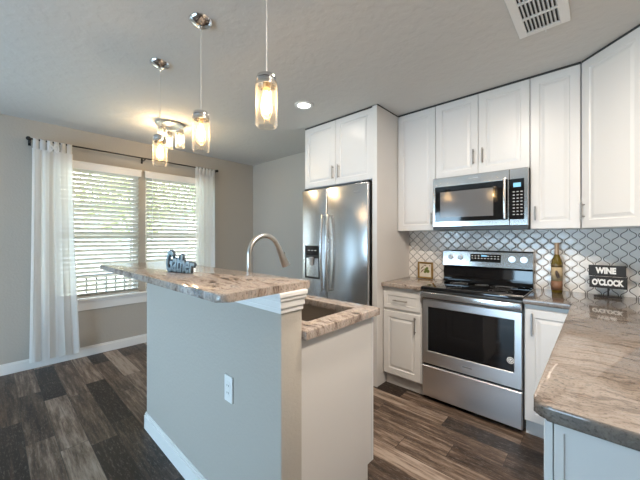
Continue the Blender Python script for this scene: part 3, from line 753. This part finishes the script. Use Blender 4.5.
# island countertop with sink cut-out
ZI = 1.035
t = thing('island_countertop', 'lower granite countertop framing the island sink', 'countertop', (-1.73, 1.2, ZI))
sx0, sx1, sy0, sy1 = -1.78, -1.028, 1.025, 1.405
X0, X1, Y0, Y1 = IX0, -.918, IY1 + .001, 1.507
b = MB(); zs = (ZI - .04, ZI)
def ring(bm_, outer, inner, z): return [bm_.verts.new((*p, z)) for p in outer], [bm_.verts.new((*p, z)) for p in inner]
oc = [(X0, Y0), (X1, Y0), (X1, Y1), (X0, Y1)]; ic = [(sx0, sy0), (sx1, sy0), (sx1, sy1), (sx0, sy1)]
o0, i0 = ring(b.bm, oc, ic, zs[0]); o1, i1 = ring(b.bm, oc, ic, zs[1])
for k in range(4):
    n_ = (k + 1) % 4
    b.bm.faces.new((o1[k], o1[n_], i1[n_], i1[k])); b.bm.faces.new((o0[n_], o0[k], i0[k], i0[n_]))
    b.bm.faces.new((o0[k], o0[n_], o1[n_], o1[k])); b.bm.faces.new((i0[n_], i0[k], i1[k], i1[n_]))
es = [e for e in b.bm.edges if all(v in o1 or v in o0 for v in e.verts) or all(v in i1 for v in e.verts)]
es = [e for e in es if not (all(v in o0 for v in e.verts))]
bmesh.ops.bevel(b.bm, geom=es, offset=.007, segments=3, affect='EDGES', profile=.5)
b.build('slab', M['granite'], t, True)
t = thing('kitchen_sink', 'deep undermount sink set into the island countertop', 'sink', (-1.4, 1.2, .78))
b = MB(); e = .008; zt, zb = ZI - .041, .80
b.frame((sx0 - e, sy0 - e, 0), (1, 0, 0), (0, 0, 1), [(-.01, sx1 - sx0 + 2 * e + .01, -.01, sy1 - sy0 + 2 * e + .01, zt - .004), (-.01, sx1 - sx0 + 2 * e + .01, -.01, sy1 - sy0 + 2 * e + .01, zt), (0, sx1 - sx0 + 2 * e, 0, sy1 - sy0 + 2 * e, zt), (.02, sx1 - sx0 + 2 * e - .02, .02, sy1 - sy0 + 2 * e - .02, zb + .02), (.04, sx1 - sx0 + 2 * e - .04, .04, sy1 - sy0 + 2 * e - .04, zb)], Vv=(0, 1, 0))
# drop the lid that frame() puts on the first ring
b.bm.faces.ensure_lookup_table(); lid = [f for f in b.bm.faces if len(f.verts) == 4 and all(abs(v.co.z - (zt - .004)) < 1e-6 for v in f.verts)]
bmesh.ops.delete(b.bm, geom=lid, context='FACES_ONLY')
bo = b.build('basin', plain('satin_sink_steel', (.36, .32, .28), .38, .85), t)
MB().lathe((-1.4, 1.2, .801), [(0, .001), (.03, .001), (.042, .004), (.045, 0)], 24).build('drain', M['nickel'], t, True)
# faucet
FX, FYy = -1.453, .987
t = thing('faucet', 'brushed nickel gooseneck faucet with pull-down sprayer', 'faucet', (FX, FYy, ZI))
pts = [(FX, FYy, ZI + .02), (FX, FYy, 1.16), (FX, FYy, 1.27)]
R_ = .108; cz = 1.338
pts += [(FX, FYy, cz - .02)] + [(FX, FYy + R_ - R_ * math.cos(a), cz + R_ * math.sin(a)) for a in [PI * k / 16 for k in range(0, 15)]]
MB().tube(pts, .0145, 16).build('neck', M['nickel'], t, True)
e0 = Vector(pts[-1]); dv = (Vector(pts[-1]) - Vector(pts[-2])).normalized()
b = MB(); b.tube([e0, e0 + dv * .03, e0 + dv * .09, e0 + dv * .135], [.0165, .0175, .024, .027], 16); hd = b.build('spray_head', M['nickel'], t, True)
q = e0 + dv * .06; MB().box(q.x - .006, q.x + .006, q.y + .008, q.y + .024, q.z - .018, q.z + .018, .003).build('spray_button', M['blackplastic'], hd)
MB().lathe((FX, FYy, ZI), [(0, 0), (.026, 0), (.026, .008), (.022, .014), (.021, .06), (.016, .068), (0, .068)], 24).build('base', M['nickel'], t, True)
MB().tube([(FX + .015, FYy, ZI + .045), (FX + .05, FYy, ZI + .055), (FX + .10, FYy, ZI + .085)], [.011, .009, .006], 12).build('lever', M['nickel'], t, True)

# ------------------------------------------------------------------ lettered signs
def letters(txt, size, x, y, z, depth, parent, mat, name, rot=(PI / 2, 0, 0), off=0.0, shear=0, sx=1.0):
    c = bpy.data.curves.new('t', 'FONT'); c.body = txt; c.size = size; c.extrude = depth; c.offset = off; c.shear = shear; c.align_x = 'LEFT'
    o = bpy.data.objects.new('t', c); COL.objects.link(o); dg = bpy.context.evaluated_depsgraph_get(); dg.update()
    me = bpy.data.meshes.new_from_object(o.evaluated_get(dg)); bpy.data.objects.remove(o)
    R = Matrix.Translation((x, y, z)) @ Matrix.Rotation(rot[2], 4, 'Z') @ Matrix.Rotation(rot[0], 4, 'X') @ Matrix.Scale(sx, 4, (1, 0, 0))
    me.transform(R); me.materials.clear(); me.materials.append(mat)
    o = bpy.data.objects.new(name, me); COL.objects.link(o); adopt(o, parent); return o
t = thing('wine_sign', 'small black stand sign with white words WINE O\'CLOCK', 'sign', (.055, 3.05, ZK))
SY = 3.03; sxa, sxb = -.054, .145
M['signwhite'] = plain('sign_white', (.85, .85, .83), .5); M['signblack'] = plain('sign_black', (.018, .017, .016), .55)
MB().box(sxa, sxb, SY, SY + .010, 1.152, 1.232, .001).build('upper_board', M['signblack'], t)
MB().box(sxa + .004, sxb + .006, SY - .002, SY + .010, 1.066, 1.149, .001).build('lower_board', M['signblack'], t)
def fit_letters(txt, x0, x1, z0, z1, y, name, off=.004, depth=.001):
    o = letters(txt, .07, 0, 0, 0, depth, t, M['signwhite'], name, off=off)
    vs = o.data.vertices; a0, a1 = min(v.co.x for v in vs), max(v.co.x for v in vs); b0, b1 = min(v.co.z for v in vs), max(v.co.z for v in vs)
    for v in vs:
        v.co.x = x0 + (v.co.x - a0) / (a1 - a0) * (x1 - x0); v.co.z = z0 + (v.co.z - b0) / (b1 - b0) * (z1 - z0); v.co.y += y
fit_letters('WINE', -.016, .094, 1.170, 1.217, SY, 'upper_word')
fit_letters("O'CLOCK", -.035, .134, 1.084, 1.132, SY - .002, 'lower_word')
b = MB(); b.box(.048, .058, SY + .002, SY + .010, 1.006, 1.07); b.box(-.026, .124, SY - .022, SY + .034, ZK + .0005, ZK + .007, .001); b.build('stand', M['signblack'], t)

# blue-grey word cut-out on the bar ("gather")
M['bluewood'] = plain('weathered_blue_wood', (.30, .40, .46), .6, bump=.4, bscale=60); M['bluedark'] = plain('dark_blue_grey_edge', (.05, .07, .09), .6)
ga = math.atan2(.06, .22)
t = thing('word_sign', 'weathered blue cut-out word standing on the bar top', 'sign', (-1.65, .66, 1.247))
o = letters('Gather', .07, 0, 0, 0, .006, t, M['bluewood'], 'word_letters', off=.0012, shear=.25)
o2 = letters('Gather', .07, 0, 0, 0, .005, t, M['bluedark'], 'word_backing', off=.0042, shear=.25)
a0, a1 = min(v.co.x for v in o.data.vertices), max(v.co.x for v in o.data.vertices)
for q, dy in ((o, 0), (o2, .004)):
    for v in q.data.vertices:
        ux = (v.co.x - a0) / (a1 - a0); zz = v.co.z
        zz = zz * (2.35 - .9 * ux) + .006
        p_ = Vector((-1.750 + .215 * ux, .655 + .055 * ux + v.co.y + dy, 1.2475 + max(zz, 0)))
        v.co = p_

# small gold frame with olives
FYp = 3.09
t = thing('picture_frame', 'tiny gold framed picture of green olives on the counter', 'picture frame', (-1.335, 3.1, ZK))
M['gold'] = plain('antique_gold', (.34, .22, .07), .35, .7)
fx0, fx1, fz0, fz1 = -1.425, -1.262, ZK + .001, 1.176
b = MB(); b.frame((fx0, FYp + .018, fz0), (1, 0, 0), NB, [(0, fx1 - fx0, 0, fz1 - fz0, 0), (0, fx1 - fx0, 0, fz1 - fz0, .014), (.006, fx1 - fx0 - .006, .006, fz1 - fz0 - .006, .018), (.020, fx1 - fx0 - .020, .020, fz1 - fz0 - .020, .010)])
fr = b.build('frame', M['gold'], t)
MB().box(fx0 + .020, fx1 - .020, FYp + .0065, FYp + .008, fz0 + .020, fz1 - .020).build('print', plain('print_paper', (.70, .64, .54), .6), t)
b = MB()
for x, z, r in ((-1.335, 1.095, .017), (-1.315, 1.08, .018), (-1.345, 1.072, .014), (-1.322, 1.112, .013)): b.tube([(x, FYp + .0064, z), (x, FYp + .0054, z)], r, 20)
b.build('painted_olives', plain('olive_paint', (.16, .20, .04), .6), t)
b = MB()
for x0_, z0_, x1_, z1_ in ((-1.395, 1.06, -1.355, 1.10), (-1.39, 1.10, -1.36, 1.13), (-1.36, 1.14, -1.33, 1.135), (-1.30, 1.135, -1.29, 1.14)):
    b.tube([(x0_, FYp + .0058, z0_), ((x0_ + x1_) / 2, FYp + .0058, (z0_ + z1_) / 2 + .004), (x1_, FYp + .0058, z1_)], [.002, .006, .002], 8)
b.build('painted_leaves', plain('dark_paint', (.16, .08, .05), .6), t)

# wine bottle
bx, by = -.243, 3.045
t = thing('wine_bottle', 'green-brown glass wine bottle standing right of the range', 'bottle', (bx, by, ZK))
m_, nt_, p_ = new('amber_green_glass'); p_.inputs['Base Color'].default_value = (.17, .12, .015, 1); p_.inputs['Roughness'].default_value = .06; p_.inputs['Transmission Weight'].default_value = .35; p_.inputs['IOR'].default_value = 1.5
MB().lathe((bx, by, ZK), [(0, .0), (.034, .0), (.037, .006), (.037, .225), (.034, .255), (.022, .280), (.0145, .300), (.0135, .375), (.016, .377), (.016, .392), (0, .392)], 32).build('glass', m_, t, True)
MB().lathe((bx, by, ZK), [(.0150, .300), (.0150, .376), (.0166, .377), (.0166, .3935), (0, .3935)], 24).build('foil_capsule', plain('brown_foil', (.42, .30, .20), .4, .4), t, True)
def arc_label(name, z0, z1, mat, half=1.3):
    b = MB(); n = 16; c0 = math.atan2(-by, -bx); r = .0376; pr = None
    for k in range(n + 1):
        a = c0 + (k / n - .5) * 2 * half; q = [b.bm.verts.new((bx + r * math.cos(a), by + r * math.sin(a), z)) for z in (ZK + z0, ZK + z1)]
        if pr: b.bm.faces.new((pr[0], q[0], q[1], pr[1]))
        pr = q
    o = b.build(name, mat, t, True); s_ = o.modifiers.new('thickness', 'SOLIDIFY'); s_.thickness = .0004; return o
arc_label('label', .095, .200, plain('parchment_label', (.46, .36, .22), .6)); arc_label('lower_label', .020, .092, plain('brown_label', (.22, .11, .06), .55)); arc_label('neck_band', .205, .222, plain('gold_band', (.12, .08, .03), .4))
c0 = Vector((-bx, -by, 0)).normalized(); pc = Vector((bx, by, ZK + .145)) + c0 * .0385; sd = Vector((c0.y, -c0.x, 0))
b = MB(); b.tube([pc - sd * .010 + Vector((0, 0, -.028)), pc - sd * .004 + Vector((0, 0, .0)), pc + sd * .004 + Vector((0, 0, .03))], [.009, .013, .006], 10); b.build('label_drawing', plain('label_ink', (.06, .04, .03), .6), t)

# ------------------------------------------------------------------ ceiling fittings and lamps
def pendant_parts(t, x, y, ztop, zcap, zglass0, zglass1, r, cord=True):
    zc = zcap
    if cord:
        b = MB(); b.lathe((x, y, ztop), [(0, -.034), (.012, -.034), (.03, -.030), (.055, -.018), (.066, -.006), (.068, -.0005), (0, -.0005)], 36); b.lathe((x, y, ztop - .034), [(0, -.016), (.008, -.014), (.009, 0), (0, 0)], 16)
        b.build('canopy', M['chrome'], t, True)
        MB().tube([(x, y, ztop - .045), (x, y, zc + .012)], .0022, 8).build('cord', plain('clear_cord', (.68, .66, .62), .35), t)
    b = MB(); b.lathe((x, y, 0), [(0, zc + .012), (.012, zc + .010), (.014, zc), (r * .86, zc - .001), (r * .90, zc - .006), (r * .90, zc - .016), (r * .84, zc - .019), (r * .84, zc - .023), (r * .90, zc - .026), (r * .90, zc - .046), (r * .82, zc - .048), (r * .82, zc - .006), (0, zc - .006)], 36)
    b.build('cap', M['chrome'], t, True)
    b = MB(); th = .003
    b.lathe((x, y, 0), [(r, zglass1), (r, zglass0 + .008), (r - .006, zglass0), (r - .012, zglass0 + .003), (r - th, zglass0 + .012), (r - th, zglass1 - .002), (r, zglass1)], 40)
    b.build('glass_shade', M['jar'], t, True)
    MB().lathe((x, y, 0), [(0, zc - .006), (.016, zc - .007), (.017, zc - .05), (.013, zc - .056), (0, zc - .056)], 20).build('socket', plain('brass_socket', (.50, .33, .16), .35, .9), t, True)
    zb = zc - .055; h = (zb - zglass0) * .80
    bl = MB().lathe((x, y, 0), [(.012, zb), (.014, zb - h * .15), (.024, zb - h * .5), (.026, zb - h * .72), (.018, zb - h * .92), (0, zb - h)], 24).build('bulb', M['bulb'], t, True)
    b = MB(); n = 9
    for k in range(4):
        a = PI / 2 * k + .4
        b.tube([(x + .003 * math.cos(a), y + .003 * math.sin(a), zb - h * .1), (x + .009 * math.cos(a), y + .009 * math.sin(a), zb - h * .45), (x + .012 * math.cos(a), y + .012 * math.sin(a), zb - h * .80)], .0022, 6)
    b.build('filament', M['filament'], bl)
    return (x, y, zb - h * .5)
def lamp(name, p, e, parent, rad=.008, col=(1, .72, .42)):
    l = bpy.data.lights.new(name, 'POINT'); l.energy = e; l.color = col; l.shadow_soft_size = rad
    o = bpy.data.objects.new(name, l); COL.objects.link(o); o.location = p; adopt(o, parent)
YP = .84
for x, zc, zg, lab in ((-2.378, 2.185, 1.965, 'glass jar pendant lamp nearest the dining windows, farthest along the bar'),
                   (-1.733, 2.178, 1.945, 'middle glass jar pendant lamp of the three over the bar'),
                   (-1.102, 2.165, 1.935, 'glass jar pendant lamp nearest the camera, hung from the picture top')):
    t = thing('pendant_lamp', lab, 'pendant lamp', (x, YP, ZC), 'glass jar pendants over the bar')
    p = pendant_parts(t, x, YP, ZC, zc, zg, zc - .03, .049)
    lamp('pendant_bulb_light', p, 3, t)
# semi-flush ceiling lamp with three jars over the dining area
cx, cy = -3.57, 1.37
t = thing('ceiling_lamp', 'round nickel ceiling lamp with three glass jar shades by the windows', 'ceiling lamp', (cx, cy, ZC))
MB().lathe((cx, cy, ZC), [(0, -.026), (.05, -.026), (.140, -.022), (.150, -.014), (.150, -.005), (.14, -.0005), (0, -.0005)], 48).build('base_plate', M['nickel'], t, True)
jar = None
for k in range(3):
    a = math.radians(-70 + 120 * k); x, y = cx + .105 * math.cos(a), cy + .105 * math.sin(a)
    j = bpy.data.objects.new('jar_light', None); COL.objects.link(j); j.location = (x, y, ZC - .03); adopt(j, t); j.location = (x, y, ZC - .03)
    WLD[j.name] = Matrix.Translation((x, y, ZC - .03))
    MB().tube([(x, y, ZC - .028), (x, y, ZC - .062)], .008, 12).build('stem', M['nickel'], j)
    p = pendant_parts(j, x, y, ZC, ZC - .06, ZC - .265, ZC - .09, .046, cord=False)
    lamp('jar_bulb_light', p, 7, j, col=(1, .82, .60))
# recessed downlight by the refrigerator, plus two unseen ones added as warm fill
for cx, cy, e, lab in ((-2.10, 2.05, 1.8, 'lit round white downlight in the ceiling near the refrigerator'),
                       (-.62, 1.45, 22, 'unseen downlight added as warm fill over the kitchen aisle'),
                       (.30, 1.0, 34, 'unseen downlight added as warm fill over the large peninsula countertop')):
    t = thing('recessed_downlight', lab, 'ceiling light', (cx, cy, ZC), 'recessed ceiling downlights')
    MB().lathe((cx, cy, ZC), [(.060, -.004), (.066, -.009), (.088, -.006), (.092, -.0005), (.060, -.0005)], 40).build('trim_ring', M['white'], t, True)
    MB().lathe((cx, cy, ZC), [(0, -.0045), (.062, -.0045), (.062, -.0008), (0, -.0008)], 40).build('lens', M['lens'], t)
    l = bpy.data.lights.new('downlight_light', 'AREA'); l.shape = 'DISK'; l.size = .12; l.energy = e; l.color = (1, .87, .74)
    o = bpy.data.objects.new('downlight_light', l); COL.objects.link(o); o.location = (cx, cy, ZC - .012); adopt(o, t)
# ceiling air vent
vx0, vx1, vy0, vy1 = -.372, -.118, 1.80, 2.298
t = thing('ceiling_vent', 'white slotted air vent in the ceiling above the range', 'vent', ((vx0 + vx1) / 2, 2.05, ZC))
zt, zb = ZC - .0005, ZC - .012
b = MB(); b.box(vx0, vx0 + .045, vy0, vy1, zb, zt, .003); b.box(vx1 - .045, vx1, vy0, vy1, zb, zt, .003); 
ys = [vy0, vy0 + .035, 1.952, 1.967, 2.108, 2.123, vy1 - .035, vy1]
for a_, c_ in ((ys[0], ys[1]), (ys[2], ys[3]), (ys[4], ys[5]), (ys[6], ys[7])): b.box(vx0 + .044, vx1 - .044, a_, c_, zb, zt, .002)
b.build('grille_frame', M['trim'], t)
MB().box(vx0 + .04, vx1 - .04, vy0 + .03, vy1 - .03, ZC - .0012, ZC - .0004).build('duct_opening', M['gap'], t)
b = MB()
for a_, c_ in ((ys[1], ys[2]), (ys[3], ys[4]), (ys[5], ys[6])):
    for k in range(9):
        x = vx0 + .052 + k * .0185
        q = [b.bm.verts.new(v) for v in ((x + .008, a_, zb), (x, a_, zt - .001), (x, c_, zt - .001), (x + .008, c_, zb))]
        q2 = [b.bm.verts.new(v.co + Vector((.0035, 0, 0))) for v in q]
        b.bm.faces.new(q); b.bm.faces.new(list(reversed(q2)))
        for i in range(4): b.bm.faces.new((q[i], q[(i + 1) % 4], q2[(i + 1) % 4], q2[i]))
b.build('louvres', M['trim'], t)
MB().tube([((vx0 + vx1) / 2 + .01, vy1 - .012, zb), ((vx0 + vx1) / 2 + .01, vy1 + .004, zb - .012)], .003, 8).build('damper_lever', M['trim'], t)
